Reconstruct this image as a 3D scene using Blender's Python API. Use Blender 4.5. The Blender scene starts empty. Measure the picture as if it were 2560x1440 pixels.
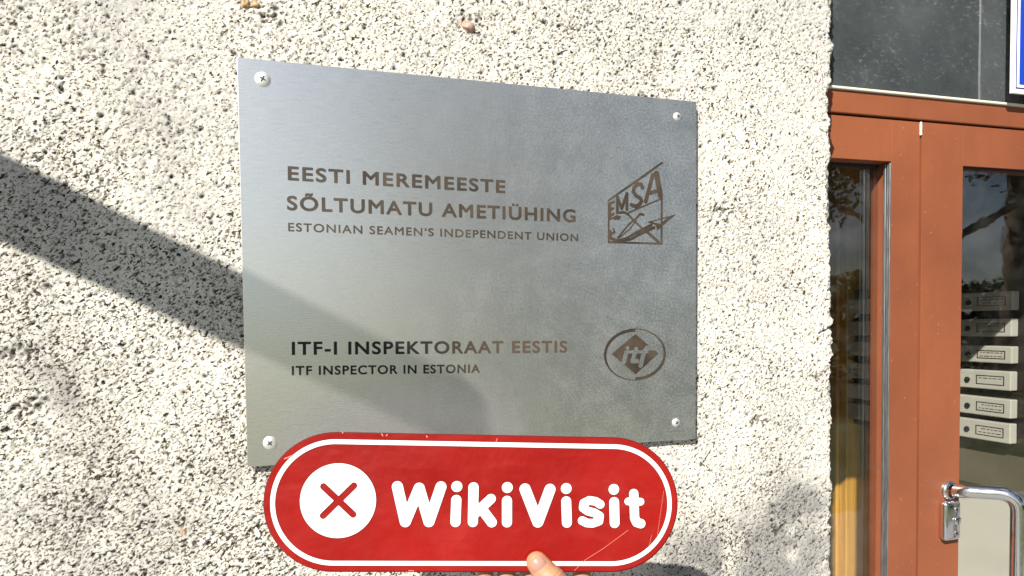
import bpy, bmesh, math, random
import numpy as np
from mathutils import Vector, Matrix, noise as mnoise
R = math.radians
random.seed(7); rng = np.random.default_rng(11)
S = bpy.context.scene
COL = S.collection

# ------------------------------------------------------------------ camera
F_PX, PY = 1729.745, 895.296
YAW, PITCH, ROLL = 0.291414, -0.047157, -0.018477
CAM = Vector((-0.194769, -0.730001, -0.061233))
def basis(yaw, pitch, roll):
    cy, sy = math.cos(yaw), math.sin(yaw); cp, sp = math.cos(pitch), math.sin(pitch)
    f = Vector((sy*cp, cy*cp, sp)); r = Vector((cy, -sy, 0)); u = r.cross(f)
    cr, sr = math.cos(roll), math.sin(roll)
    return cr*r+sr*u, -sr*r+cr*u, f
RR, UU, FF = basis(YAW, PITCH, ROLL)
cam = bpy.data.objects.new('camera', bpy.data.cameras.new('camera')); COL.objects.link(cam)
cam.data.sensor_width = 36; cam.data.lens = F_PX/2560*36
cam.data.shift_x = 0; cam.data.shift_y = (PY-720)/2560
cam.data.clip_start = .01; cam.data.clip_end = 2000
m = Matrix((RR, UU, -FF)).transposed().to_4x4(); m.translation = CAM
cam.matrix_world = m
S.camera = cam

# ------------------------------------------------------------------ light
SUN_DIR = Vector((-0.90, -1.0, 0.95)).normalized()          # towards the sun
elev = math.asin(SUN_DIR.z); azim = math.atan2(SUN_DIR.x, SUN_DIR.y)
w = bpy.data.worlds.new("World"); S.world = w; w.use_nodes = True
nt = w.node_tree; nt.nodes.clear()
sky = nt.nodes.new('ShaderNodeTexSky'); sky.sky_type = 'NISHITA'; sky.sun_disc = False
sky.sun_elevation = elev; sky.sun_rotation = azim; sky.air_density = 1.0; sky.dust_density = 0.6; sky.ozone_density = 2.5
bg = nt.nodes.new('ShaderNodeBackground'); bg.inputs[1].default_value = 0.042
wo = nt.nodes.new('ShaderNodeOutputWorld')
tcw = nt.nodes.new('ShaderNodeTexCoord'); mpw = nt.nodes.new('ShaderNodeMapping'); mpw.inputs['Scale'].default_value = (1, 1, 2.2)
cn = nt.nodes.new('ShaderNodeTexNoise'); cn.inputs['Scale'].default_value = 2.6; cn.inputs['Detail'].default_value = 7; cn.inputs['Roughness'].default_value = .6
cr_ = nt.nodes.new('ShaderNodeValToRGB'); cr_.color_ramp.elements[0].position = .46; cr_.color_ramp.elements[1].position = .64; cr_.color_ramp.elements[1].color = (.85, .85, .85, 1)
mw = nt.nodes.new('ShaderNodeMix'); mw.data_type = 'RGBA'; mw.inputs[7].default_value = (11, 11.3, 12, 1)      # scattered white clouds all over the sky
nt.links.new(tcw.outputs['Generated'], mpw.inputs[0]); nt.links.new(mpw.outputs[0], cn.inputs[0]); nt.links.new(cn.outputs['Fac'], cr_.inputs[0])
nt.links.new(cr_.outputs[0], mw.inputs[0]); nt.links.new(sky.outputs[0], mw.inputs[6]); nt.links.new(mw.outputs[2], bg.inputs[0]); nt.links.new(bg.outputs[0], wo.inputs[0])
sl = bpy.data.lights.new('sun', 'SUN'); sl.energy = 4.8; sl.angle = R(.55); sl.color = (1, .945, .84)
so = bpy.data.objects.new('sun', sl); COL.objects.link(so)
so.rotation_euler = SUN_DIR.to_track_quat('Z', 'Y').to_euler(); so.location = (-3, -4, 6)
S.view_settings.view_transform = 'Standard'; S.view_settings.look = 'None'
S.view_settings.exposure = 0.80; S.view_settings.gamma = 1; S.view_settings.use_curve_mapping = False

# ------------------------------------------------------------------ helpers
def on_y(px, py, Y):
    """point of the plane y=Y seen at a pixel of the 2560x1440 photograph"""
    d = (px-1280)/F_PX*RR - (py-PY)/F_PX*UU + FF
    return CAM + d*((Y-CAM.y)/d.y)
def on_x(px, py, X):
    d = (px-1280)/F_PX*RR - (py-PY)/F_PX*UU + FF
    return CAM + d*((X-CAM.x)/d.x)
def tag(o, label, cat, group=None):
    o['label'] = label; o['category'] = cat
    if group: o['group'] = group
    return o
def empty(name, loc=(0, 0, 0), rot=None, label=None, cat=None, group=None):
    o = bpy.data.objects.new(name, None); COL.objects.link(o); o.location = loc
    if rot is not None: o.rotation_euler = rot
    if label: tag(o, label, cat, group)
    return o
def link(name, me, mat=None, parent=None):
    o = bpy.data.objects.new(name, me); COL.objects.link(o)
    if mat and not me.materials: me.materials.append(mat)
    if parent is not None: o.parent = parent
    return o
def obj(name, bm, mat, parent=None, smooth=False):
    me = bpy.data.meshes.new(name); bm.normal_update(); bm.to_mesh(me); bm.free()
    if smooth:
        for p in me.polygons: p.use_smooth = True
    return link(name, me, mat, parent)
def box(bm, x0, x1, y0, y1, z0, z1, bev=0, seg=2):
    r = bmesh.ops.create_cube(bm, size=1)
    for v in r['verts']:
        v.co = Vector(((x0+x1)/2+v.co.x*(x1-x0), (y0+y1)/2+v.co.y*(y1-y0), (z0+z1)/2+v.co.z*(z1-z0)))
    if bev:
        es = list({e for v in r['verts'] for e in v.link_edges})
        bmesh.ops.bevel(bm, geom=es, offset=bev, segments=seg, affect='EDGES', profile=.5)
    return bm
def boxo(name, mat, parent, x0, x1, y0, y1, z0, z1, bev=0.001, seg=2):
    bm = bmesh.new(); box(bm, x0, x1, y0, y1, z0, z1, bev, seg)
    return obj(name, bm, mat, parent)
def tube(bm, pts, radii, n=16, cap=True):
    pts = [Vector(p) for p in pts]
    if not hasattr(radii, '__len__'): radii = [radii]*len(pts)
    up = None; rings = []
    for i, p in enumerate(pts):
        t = (pts[min(i+1, len(pts)-1)]-pts[max(i-1, 0)]).normalized()
        if up is None:
            up = t.orthogonal().normalized()
        up = (up - t*up.dot(t)).normalized(); s = t.cross(up)
        rings.append([bm.verts.new(p+radii[i]*(math.cos(a)*up+math.sin(a)*s)) for a in [2*math.pi*k/n for k in range(n)]])
    for a, b in zip(rings, rings[1:]):
        for k in range(n): bm.faces.new((a[k], a[(k+1) % n], b[(k+1) % n], b[k]))
    if cap:
        bm.faces.new(rings[0][::-1]); bm.faces.new(rings[-1])
    bmesh.ops.recalc_face_normals(bm, faces=bm.faces)
def lathe_y(bm, prof, n=28, cx=0, cz=0):
    """profile of (radius, y) turned round the y axis"""
    rings = []
    for r, y in prof:
        if r == 0: rings.append([bm.verts.new((cx, y, cz))])
        else: rings.append([bm.verts.new((cx+r*math.cos(a), y, cz+r*math.sin(a))) for a in [2*math.pi*k/n for k in range(n)]])
    for a, b in zip(rings, rings[1:]):
        for k in range(n):
            q = (k+1) % n
            if len(a) == 1 and len(b) == 1: continue
            if len(a) == 1: bm.faces.new((a[0], b[q], b[k]))
            elif len(b) == 1: bm.faces.new((a[k], a[q], b[0]))
            else: bm.faces.new((a[k], a[q], b[q], b[k]))
    bmesh.ops.recalc_face_normals(bm, faces=bm.faces)

# --- materials
def mat(name, base=(.5, .5, .5), rough=.5, metal=0, spec=.5, build=None, **kw):
    m = bpy.data.materials.new(name); m.use_nodes = True; nt = m.node_tree
    b = nt.nodes['Principled BSDF']
    b.inputs['Base Color'].default_value = (*base, 1); b.inputs['Roughness'].default_value = rough
    b.inputs['Metallic'].default_value = metal; b.inputs['Specular IOR Level'].default_value = spec
    for k, v in kw.items(): b.inputs[k.replace('_', ' ')].default_value = v
    if build: build(nt, b)
    return m
def N(nt, t, **kw):
    n = nt.nodes.new('ShaderNode'+t)
    for k, v in kw.items():
        if k in n.inputs: n.inputs[k].default_value = v
        else: setattr(n, k, v)
    return n
def objco(nt, scale=(1, 1, 1)):
    tc = N(nt, 'TexCoord'); mp = N(nt, 'Mapping'); mp.inputs['Scale'].default_value = scale
    nt.links.new(tc.outputs['Object'], mp.inputs['Vector']); return mp.outputs[0]
def noi(nt, co, scale, detail=4, rough=.55, dist=0):
    n = N(nt, 'TexNoise', Scale=scale, Detail=detail, Roughness=rough, Distortion=dist)
    nt.links.new(co, n.inputs['Vector']); return n.outputs['Fac']
def ramp(nt, fac, stops):
    r = N(nt, 'ValToRGB'); e = r.color_ramp.elements
    while len(e) < len(stops): e.new(.5)
    for k, (p, c) in enumerate(stops):
        e[k].position = p; e[k].color = (*c, 1) if len(c) == 3 else c
    nt.links.new(fac, r.inputs[0]); return r.outputs[0]
def mixc(nt, fac, a, b, mode='MIX'):
    mx = N(nt, 'Mix', data_type='RGBA', blend_type=mode)
    for i, v in ((0, fac), (6, a), (7, b)):
        if hasattr(v, 'links') or hasattr(v, 'is_output'): nt.links.new(v, mx.inputs[i])
        else: mx.inputs[i].default_value = v if i == 0 else (*v, 1)
    return mx.outputs[2]
def bump(nt, b, h, strength=.3, dist=.001):
    bp = N(nt, 'Bump', Strength=strength, Distance=dist); nt.links.new(h, bp.inputs['Height'])
    nt.links.new(bp.outputs[0], b.inputs['Normal'])
G = lambda v: (v, v, v)

def wall_build(nt, b):
    co = objco(nt)
    at = N(nt, 'Attribute', attribute_name='speck')
    big = noi(nt, co, 3.2, 5, .6, .4)
    big2 = noi(nt, co, 9, 4, .6)
    fine = noi(nt, co, 520, 3, .7); gr = N(nt, 'Attribute', attribute_name='grey_patch')
    c = ramp(nt, big, [(.36, (.56, .56, .55)), (.50, (.73, .715, .665)), (.66, (.80, .785, .73))])
    c = mixc(nt, ramp(nt, big2, [(.42, G(0)), (.72, G(.45))]), c, (.47, .48, .50))
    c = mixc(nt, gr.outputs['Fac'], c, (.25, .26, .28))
    c = mixc(nt, ramp(nt, fine, [(.38, G(.5)), (.55, G(0))]), c, (.38, .31, .20))
    c = mixc(nt, at.outputs['Fac'], c, (.035, .028, .022))
    # dark mineral grains, drawn out along the float marks, denser in some places
    mp = N(nt, 'Mapping'); mp.vector_type = 'TEXTURE'; mp.inputs['Rotation'].default_value = (0, -.6, 0); mp.inputs['Scale'].default_value = (1.5, 1, .92)
    tc = N(nt, 'TexCoord'); nt.links.new(tc.outputs['Object'], mp.inputs['Vector'])
    g1 = noi(nt, mp.outputs[0], 320, 2.2, .55, .3); g2 = noi(nt, mp.outputs[0], 520, 2, .5, .3)
    dn = noi(nt, co, 14, 4, .65); dn2 = noi(nt, co, 2.6, 3, .5)
    md = N(nt, 'Math', operation='MULTIPLY_ADD'); md.inputs[1].default_value = .16; md.inputs[2].default_value = -.08; nt.links.new(dn, md.inputs[0])
    md2 = N(nt, 'Math', operation='MULTIPLY_ADD'); md2.inputs[1].default_value = .20; nt.links.new(dn2, md2.inputs[0])
    sx = N(nt, 'SeparateXYZ'); nt.links.new(co, sx.inputs[0]); gx = N(nt, 'MapRange'); gx.inputs['From Min'].default_value = -.45; gx.inputs['From Max'].default_value = .45; gx.inputs['To Min'].default_value = -.004; gx.inputs['To Max'].default_value = .022
    nt.links.new(sx.outputs['X'], gx.inputs['Value']); md3 = N(nt, 'Math', operation='SUBTRACT'); nt.links.new(md.outputs[0], md3.inputs[0]); nt.links.new(gx.outputs[0], md3.inputs[1])
    nt.links.new(md3.outputs[0], md2.inputs[2])
    sb = N(nt, 'Math', operation='SUBTRACT'); nt.links.new(g1, sb.inputs[0]); nt.links.new(md2.outputs[0], sb.inputs[1])
    sb2 = N(nt, 'Math', operation='SUBTRACT'); nt.links.new(g2, sb2.inputs[0]); nt.links.new(md2.outputs[0], sb2.inputs[1])
    c = mixc(nt, ramp(nt, sb.outputs[0], [(.284, G(1)), (.318, G(0))]), c, (.035, .028, .022))
    c = mixc(nt, ramp(nt, sb2.outputs[0], [(.265, G(.9)), (.335, G(0))]), c, (.09, .075, .055))
    rust = ramp(nt, noi(nt, co, 26, 2), [(.73, G(0)), (.80, G(.5))])
    c = mixc(nt, rust, c, (.42, .25, .12))
    nt.links.new(c, b.inputs['Base Color'])
    h = mixc(nt, .5, fine, noi(nt, co, 1100, 2))
    bump(nt, b, h, .6, .0012)
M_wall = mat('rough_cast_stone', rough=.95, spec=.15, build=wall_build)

def steel_build(nt, b):
    co = objco(nt, (9, 1, 240)); co1 = objco(nt)
    br = noi(nt, co, 6, 3, .6)
    dust_and_refl_area = N(nt, 'TexCoord'); sep = N(nt, 'SeparateXYZ'); nt.links.new(dust_and_refl_area.outputs['Object'], sep.inputs[0])
    # film of dust plus a darker reflected tone painted in, stronger towards the door side
    mr = N(nt, 'MapRange'); mr.inputs['From Min'].default_value = -.12; mr.inputs['From Max'].default_value = .20
    nt.links.new(sep.outputs['X'], mr.inputs['Value'])
    wob = N(nt, 'Math', operation='ADD'); nt.links.new(mr.outputs[0], wob.inputs[0])
    s2 = N(nt, 'Math', operation='MULTIPLY_ADD'); s2.inputs[1].default_value = 1.1; s2.inputs[2].default_value = -.55
    nt.links.new(noi(nt, co1, 7, 4), s2.inputs[0]); nt.links.new(s2.outputs[0], wob.inputs[1])
    wob.use_clamp = True
    v = mixc(nt, .45, noi(nt, co1, 420, 3, .7), noi(nt, co1, 60, 5, .7))
    spots = ramp(nt, v, [(.44, G(.15)), (.66, G(.5))])
    dm = mixc(nt, 1.0, wob.outputs[0], spots, 'MULTIPLY')
    c = ramp(nt, br, [(.2, (.90, .895, .86)), (.8, (.98, .97, .935))])
    c = mixc(nt, dm, c, (.62, .65, .69))
    sk = ramp(nt, mixc(nt, .38, noi(nt, co1, 430, 2, .6), noi(nt, co1, 26, 5, .65)), [(.40, (.46, .48, .51)), (.50, (.70, .73, .76)), (.58, (1, 1, 1))])
    c = mixc(nt, mixc(nt, 1.0, wob.outputs[0], G(.68), 'MULTIPLY'), c, sk)
    nt.links.new(c, b.inputs['Base Color'])
    rr = ramp(nt, br, [(.2, G(.25)), (.8, G(.31))])
    nt.links.new(mixc(nt, dm, rr, (.5, .5, .5)), b.inputs['Roughness'])
    met = N(nt, 'Math', operation='MULTIPLY_ADD'); met.inputs[1].default_value = -.12; met.inputs[2].default_value = .965
    nt.links.new(dm, met.inputs[0]); nt.links.new(met.outputs[0], b.inputs['Metallic'])
    bump(nt, b, br, .12, .0002)
M_steel = mat('brushed_steel', build=steel_build)
def etch_build(nt, b):
    co = objco(nt)
    c = ramp(nt, noi(nt, co, 34, 3), [(.38, (.030, .022, .016)), (.62, (.068, .050, .035))])
    nt.links.new(c, b.inputs['Base Color'])
M_etch = mat('bronze_etch_paint', rough=.55, build=etch_build)
M_etchblack = mat('black_etch_paint', (.022, .022, .021), .5)
def etchgrad_build(nt, b):
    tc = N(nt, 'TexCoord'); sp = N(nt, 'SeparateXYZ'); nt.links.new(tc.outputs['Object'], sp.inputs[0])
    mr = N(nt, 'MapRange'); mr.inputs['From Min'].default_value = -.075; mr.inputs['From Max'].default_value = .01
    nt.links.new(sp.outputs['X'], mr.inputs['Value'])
    nt.links.new(mixc(nt, mr.outputs[0], (.010, .010, .010), (.078, .057, .040)), b.inputs['Base Color'])  # letter colour runs from black at the left to brown
M_etchgrad = mat('black_to_brown_etch_paint', rough=.5, build=etchgrad_build)
M_screw = mat('zinc_screw', (.82, .82, .80), .42, .7, build=lambda nt, b: bump(nt, b, noi(nt, objco(nt), 900), .3, .0005))
M_dark = mat('dark_slot', (.02, .02, .022), .6)
def red_build(nt, b):
    co = objco(nt)
    big = noi(nt, co, 9, 3)
    c = ramp(nt, big, [(.3, (.20, .003, .003)), (.7, (.30, .009, .007))])
    c = mixc(nt, ramp(nt, noi(nt, objco(nt, (1, 1, 3)), 14, 6, .65, .8), [(.5, G(0)), (.75, G(.35))]), c, (.36, .03, .025))
    sp = noi(nt, co, 240, 2)
    c = mixc(nt, ramp(nt, sp, [(.735, G(0)), (.76, G(.8))]), c, (.16, .01, .01))
    nt.links.new(c, b.inputs['Base Color'])
    h = mixc(nt, .4, noi(nt, co, 22, 3), noi(nt, co, 90, 2))
    bump(nt, b, h, .35, .0035)
    nt.links.new(ramp(nt, noi(nt, co, 30, 5), [(.3, G(.22)), (.7, G(.38))]), b.inputs['Roughness'])
M_red = mat('red_enamel', rough=.3, spec=.45, build=red_build)
M_rededge = mat('dark_red_edge', (.12, .008, .008), .45)
M_white = mat('white_enamel', (.80, .80, .79), .35, build=lambda nt, b: bump(nt, b, noi(nt, objco(nt), 60), .08, .001))
M_scratch = mat('scratched_enamel', (.75, .22, .18), .5)
def skin_build(nt, b):
    co = objco(nt)
    c = ramp(nt, noi(nt, co, 45, 4), [(.3, (.36, .175, .095)), (.7, (.45, .24, .14))])
    nt.links.new(c, b.inputs['Base Color']); bump(nt, b, noi(nt, objco(nt, (1, 1, 2.5)), 500, 4), .35, .0007)
M_skin = mat('skin', rough=.5, spec=.35, build=skin_build, Subsurface_Weight=.12, Subsurface_Scale=.004)
M_skin.node_tree.nodes['Principled BSDF'].inputs['Subsurface Radius'].default_value = (1, .35, .2)
M_nail = mat('nail', (.40, .21, .17), .38)
M_nailtip = mat('nail_edge', (.55, .45, .36), .4)
M_sleeve = mat('navy_knit', (.02, .025, .045), .9, build=lambda nt, b: bump(nt, b, noi(nt, objco(nt), 300), .8, .002))
def brown_build(nt, b):
    co = objco(nt)
    c = ramp(nt, noi(nt, co, 5, 4), [(.3, (.205, .063, .030)), (.7, (.29, .092, .040))])
    c = mixc(nt, ramp(nt, noi(nt, co, 180, 2), [(.70, G(0)), (.78, G(.35))]), c, (.55, .36, .25))
    c = mixc(nt, ramp(nt, noi(nt, objco(nt, (3.2, 3.2, .45)), 16, 6, .65), [(.50, G(0)), (.72, G(.4))]), c, (.20, .07, .035))
    c = mixc(nt, ramp(nt, noi(nt, objco(nt, (1, 1, 5)), 42, 6, .75), [(.66, G(0)), (.72, G(.3))]), c, (.50, .27, .16))
    nt.links.new(c, b.inputs['Base Color'])
    bump(nt, b, mixc(nt, .5, noi(nt, co, 55, 3), noi(nt, co, 350, 2)), .25, .0012)
M_brown = mat('red_brown_paint', rough=.42, spec=.4, build=brown_build)
M_chrome = mat('chrome', (.82, .83, .84), .12, 1, build=lambda nt, b: nt.links.new(ramp(nt, noi(nt, objco(nt), 120, 4), [(.3, G(.08)), (.75, G(.25))]), b.inputs['Roughness']))
M_alu = mat('grey_aluminium', (.42, .44, .47), .35, .9, build=lambda nt, b: nt.links.new(ramp(nt, noi(nt, objco(nt, (60, 60, 3)), 12, 3), [(.3, (.22, .24, .27)), (.7, (.6, .62, .64))]), b.inputs['Base Color']))
M_rubber = mat('black_rubber', (.018, .018, .02), .7)
M_seal = mat('cream_sealant', (.7, .66, .55), .8)
def slab_build(nt, b):
    co = objco(nt)
    c = ramp(nt, noi(nt, co, 7, 5), [(.3, (.035, .042, .047)), (.7, (.085, .098, .105))])
    fleck = ramp(nt, noi(nt, objco(nt, (1, 1, 1.7)), 110, 5, .75, .2), [(.54, G(0)), (.70, G(.8))])
    msk = ramp(nt, noi(nt, objco(nt, (1, 1, 2.2)), 8, 4, .6), [(.42, G(.12)), (.66, G(1))])
    c = mixc(nt, mixc(nt, 1.0, fleck, msk, 'MULTIPLY'), c, (.22, .24, .26))
    nt.links.new(c, b.inputs['Base Color'])
    nt.links.new(ramp(nt, noi(nt, co, 40, 4), [(.35, G(.04)), (.75, G(.22))]), b.inputs['Roughness'])
    bump(nt, b, noi(nt, co, 30, 3), .1, .002)
M_slab = mat('polished_dark_slab', spec=1.0, build=slab_build, Coat_Weight=1.0, Coat_IOR=2.3)
def glass(name, dirt=.06):
    m = bpy.data.materials.new(name); m.use_nodes = True; nt = m.node_tree; nt.nodes.clear()
    o = N(nt, 'OutputMaterial'); tr = N(nt, 'BsdfTransparent'); gl = N(nt, 'BsdfGlossy', Roughness=.01)
    tr.inputs[0].default_value = (.985, .99, .985, 1)
    fr = N(nt, 'Fresnel', IOR=1.5); ge = N(nt, 'NewGeometry'); io = N(nt, 'MapRange')   # same index from both sides of the thin pane
    io.inputs['To Min'].default_value = 2.0; io.inputs['To Max'].default_value = 1/2.0
    nt.links.new(ge.outputs['Backfacing'], io.inputs['Value']); nt.links.new(io.outputs[0], fr.inputs['IOR'])
    mx = N(nt, 'MixShader'); nt.links.new(fr.outputs[0], mx.inputs[0])
    nt.links.new(tr.outputs[0], mx.inputs[1]); nt.links.new(gl.outputs[0], mx.inputs[2])
    co = objco(nt); bp = N(nt, 'Bump', Strength=.12, Distance=.002); nt.links.new(noi(nt, co, 9, 3), bp.inputs['Height'])
    nt.links.new(bp.outputs[0], gl.inputs['Normal'])
    df = N(nt, 'BsdfDiffuse'); df.inputs[0].default_value = (.5, .5, .47, 1)
    m2 = N(nt, 'MixShader'); nt.links.new(ramp(nt, noi(nt, co, 25, 6, .7), [(.45, G(0)), (.8, G(dirt))]), m2.inputs[0])
    nt.links.new(mx.outputs[0], m2.inputs[1]); nt.links.new(df.outputs[0], m2.inputs[2])
    nt.links.new(m2.outputs[0], o.inputs[0]); return m
M_glass = glass('door_glass', .025)
def slab2():
    nt = M_slab.node_tree; b = nt.nodes['Principled BSDF']; o = nt.nodes['Material Output']
    b.inputs['Coat Weight'].default_value = 0; b.inputs['Specular IOR Level'].default_value = 0
    gl = N(nt, 'BsdfGlossy', Roughness=.03); fr = N(nt, 'Fresnel', IOR=2.3); mx = N(nt, 'MixShader')
    bp = N(nt, 'Bump', Strength=.25, Distance=.002); nt.links.new(noi(nt, objco(nt), 12, 3), bp.inputs['Height']); nt.links.new(bp.outputs[0], gl.inputs['Normal'])
    nt.links.new(fr.outputs[0], mx.inputs[0]); nt.links.new(b.outputs[0], mx.inputs[1]); nt.links.new(gl.outputs[0], mx.inputs[2]); nt.links.new(mx.outputs[0], o.inputs[0])
slab2()
M_blue = mat('blue_enamel', (.01, .055, .48), .3)
M_blueline = mat('dark_blue_enamel', (.01, .02, .22), .3)
def wood_build(nt, b):
    c = ramp(nt, noi(nt, objco(nt, (14, 14, 1)), 5, 5, .6, .6), [(.3, (.50, .25, .045)), (.7, (.72, .42, .10))])
    nt.links.new(c, b.inputs['Base Color'])
M_wood = mat('varnished_pine', rough=.3, build=wood_build)
def tan_build(nt, b):
    c = ramp(nt, noi(nt, objco(nt, (8, 8, 1)), 6, 5), [(.3, (.34, .25, .14)), (.7, (.42, .31, .18))])
    nt.links.new(c, b.inputs['Base Color'])
M_tan = mat('tan_panel', rough=.4, build=tan_build)
M_cream = mat('cream_interior_paint', rough=.7, build=lambda nt, b: nt.links.new(ramp(nt, noi(nt, objco(nt), 4, 5), [(.3, (.60, .58, .49)), (.7, (.66, .64, .55))]), b.inputs['Base Color']))
M_slat = mat('letterbox_paint', (.58, .565, .50), .4, build=lambda nt, b: bump(nt, b, noi(nt, objco(nt), 120), .08, .001))
M_carcass = mat('black_brown_cabinet', rough=.4, build=lambda nt, b: nt.links.new(ramp(nt, noi(nt, objco(nt, (1, 3, 12)), 12, 4), [(.3, (.014, .010, .010)), (.7, (.03, .018, .016))]), b.inputs['Base Color']))
M_intl = mat('interior_floor_paint', (.45, .42, .36), .6)
M_int = mat('interior_brown', (.10, .085, .06), .8, build=lambda nt, b: nt.links.new(ramp(nt, noi(nt, objco(nt), 3, 4), [(.3, (.08, .07, .05)), (.7, (.13, .11, .08))]), b.inputs['Base Color']))
M_pave = mat('pavement', rough=.9, build=lambda nt, b: nt.links.new(ramp(nt, noi(nt, objco(nt), 2, 8, .65), [(.3, (.19, .193, .20)), (.7, (.28, .283, .29))]), b.inputs['Base Color']))
M_ground = mat('grass_ground', rough=1, build=lambda nt, b: nt.links.new(ramp(nt, noi(nt, objco(nt), .6, 8, .65), [(.3, (.04, .06, .02)), (.7, (.09, .10, .04))]), b.inputs['Base Color']))
M_bark = mat('bark', rough=.95, build=lambda nt, b: nt.links.new(ramp(nt, noi(nt, objco(nt, (6, 6, 1)), 5, 6), [(.3, (.05, .038, .026)), (.7, (.13, .10, .075))]), b.inputs['Base Color']))
def leaf_build(nt, b):
    oi = N(nt, 'Attribute', attribute_name='tint')
    nt.links.new(ramp(nt, oi.outputs['Fac'], [(0, (.028, .05, .012)), (1, (.10, .13, .035))]), b.inputs['Base Color'])
M_leaf = mat('leaf', rough=.5, build=leaf_build)
M_shadowpolepaint = mat('shadow_pole_white_paint', (.62, .61, .58), .5, build=lambda nt, b: bump(nt, b, noi(nt, objco(nt), 50), .2, .001))
M_facade = mat('pale_render', rough=.9, build=lambda nt, b: nt.links.new(ramp(nt, noi(nt, objco(nt), 2, 6), [(.3, (.42, .38, .30)), (.7, (.52, .48, .40))]), b.inputs['Base Color']))

# ------------------------------------------------------------------ sheets cut from outlines (marks, letters)
def dseg(X, Z, a, b):
    ax, az = a; bx, bz = b; dx, dz = bx-ax, bz-az; L = dx*dx+dz*dz+1e-18
    t = np.clip(((X-ax)*dx+(Z-az)*dz)/L, 0, 1)
    return np.hypot(X-ax-t*dx, Z-az-t*dz)
def stroke(X, Z, pts, w0, w1=None):
    if w1 is None: w1 = w0
    D = np.full(X.shape, 1e3); n = max(1, len(pts)-1)
    for i, (a, b) in enumerate(zip(pts, pts[1:])):
        D = np.minimum(D, dseg(X, Z, a, b)-(w0+(w1-w0)*(i+.5)/n)/2)
    return D
def poly(X, Z, P):
    D = np.full(X.shape, 1e3); ins = np.zeros(X.shape, bool); n = len(P)
    for i in range(n):
        a, b = P[i], P[(i+1) % n]
        D = np.minimum(D, dseg(X, Z, a, b))
        if a[1] != b[1]:
            c = ((a[1] > Z) != (b[1] > Z)) & (X < (b[0]-a[0])*(Z-a[1])/(b[1]-a[1])+a[0]); ins ^= c
    return np.where(ins, -D, D)
def sheet(name, sdf, bounds, res, mtl, parent, y):
    """flat sheet in the local xz plane, facing -y, where sdf<0 (marching triangles with exact edges)"""
    x0, x1, z0, z1 = bounds
    nx = int((x1-x0)/res)+2; nz = int((z1-z0)/res)+2
    X, Z = np.meshgrid(x0+np.arange(nx)*res, z0+np.arange(nz)*res)
    V = sdf(X, Z); V = np.where(np.abs(V) < 1e-9, 1e-9, V)
    vid = {}; verts = []; faces = []
    def vert(key, x, z):
        if key not in vid: vid[key] = len(verts); verts.append((x, y, z))
        return vid[key]
    near = (np.minimum.reduce([V[:-1, :-1], V[1:, :-1], V[:-1, 1:], V[1:, 1:]]) < 0)
    for j, i in zip(*np.nonzero(near)):
        quad = [(j, i), (j, i+1), (j+1, i+1), (j+1, i)]
        vs = [V[q] for q in quad]
        out = []
        for k in range(4):
            p, q = quad[k], quad[(k+1) % 4]; a, b = vs[k], vs[(k+1) % 4]
            if a < 0: out.append(vert(p, X[p], Z[p]))
            if (a < 0) != (b < 0):
                t = a/(a-b); key = (min(p, q), max(p, q))
                out.append(vert(key, X[p]+(X[q]-X[p])*t, Z[p]+(Z[q]-Z[p])*t))
        if len(out) >= 3: faces.append(out)
    me = bpy.data.meshes.new(name); me.from_pydata(verts, [], faces); me.update()
    return link(name, me, mtl, parent)
def arc(cx, cz, rx, rz, a0, a1, n=14):
    return [(cx+rx*math.cos(R(a0+(a1-a0)*k/n)), cz+rz*math.sin(R(a0+(a1-a0)*k/n))) for k in range(n+1)]

# ------------------------------------------------------------------ rough-cast wall, really pitted where it is close
EDGE = .452
res = .0012
ux0, ux1, uz0, uz1 = -.56, EDGE+.10, -.50, .46
nu = int((ux1-ux0)/res); nv = int((uz1-uz0)/res)
def vnoise(nz, nx, cell, seed):
    r = np.random.default_rng(seed); gx = int(nx/cell)+3; gz = int(nz/cell)+3
    g = r.standard_normal((gz, gx))
    x = np.arange(nx)/cell; z = np.arange(nz)/cell
    xi = x.astype(int); zi = z.astype(int); fx = x-xi; fz = z-zi
    fx = fx*fx*(3-2*fx); fz = (fz*fz*(3-2*fz))[:, None]
    a = g[zi][:, xi]; b = g[zi][:, xi+1]; c = g[zi+1][:, xi]; d = g[zi+1][:, xi+1]
    return (a*(1-fx)+b*fx)*(1-fz)+(c*(1-fx)+d*fx)*fz
Hh = vnoise(nv, nu, 1.3, 1)*.00022+vnoise(nv, nu, 2.4, 2)*.00022+vnoise(nv, nu, 9, 3)*.00016+vnoise(nv, nu, 50, 4)*.0005
spk = np.zeros((nv, nu))
dens = vnoise(nv, nu, 60, 5)+.6*vnoise(nv, nu, 22, 6)
def pit(cx, cz, a, b, ang, depth, dark):
    r = int(a*2.6)+2; i0, i1 = max(0, int(cx)-r), min(nu, int(cx)+r+1); j0, j1 = max(0, int(cz)-r), min(nv, int(cz)+r+1)
    if i0 >= i1 or j0 >= j1: return
    X = np.arange(i0, i1)-cx; Z = (np.arange(j0, j1)-cz)[:, None]
    c, s = math.cos(ang), math.sin(ang)
    q = ((X*c+Z*s)/a)**2+((-X*s+Z*c)/b)**2
    g = np.exp(-q)
    Hh[j0:j1, i0:i1] -= depth*g
    spk[j0:j1, i0:i1] = np.maximum(spk[j0:j1, i0:i1], dark*np.clip(g*1.7-.35, 0, 1))
npit = 52000
for _ in range(npit):
    cx = rng.random()*nu; cz = rng.random()*nv
    d = dens[int(cz), int(cx)]
    if rng.random() > .52+.28*d-.55*(cx/nu-.5): continue
    s = rng.random()
    a = .7+.75*s*s+.25*rng.random(); b = a*(.42+.4*rng.random())
    pit(cx, cz, a, b, rng.normal(.6, .7), .0005+.0009*s, .45+.55*rng.random())
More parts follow.
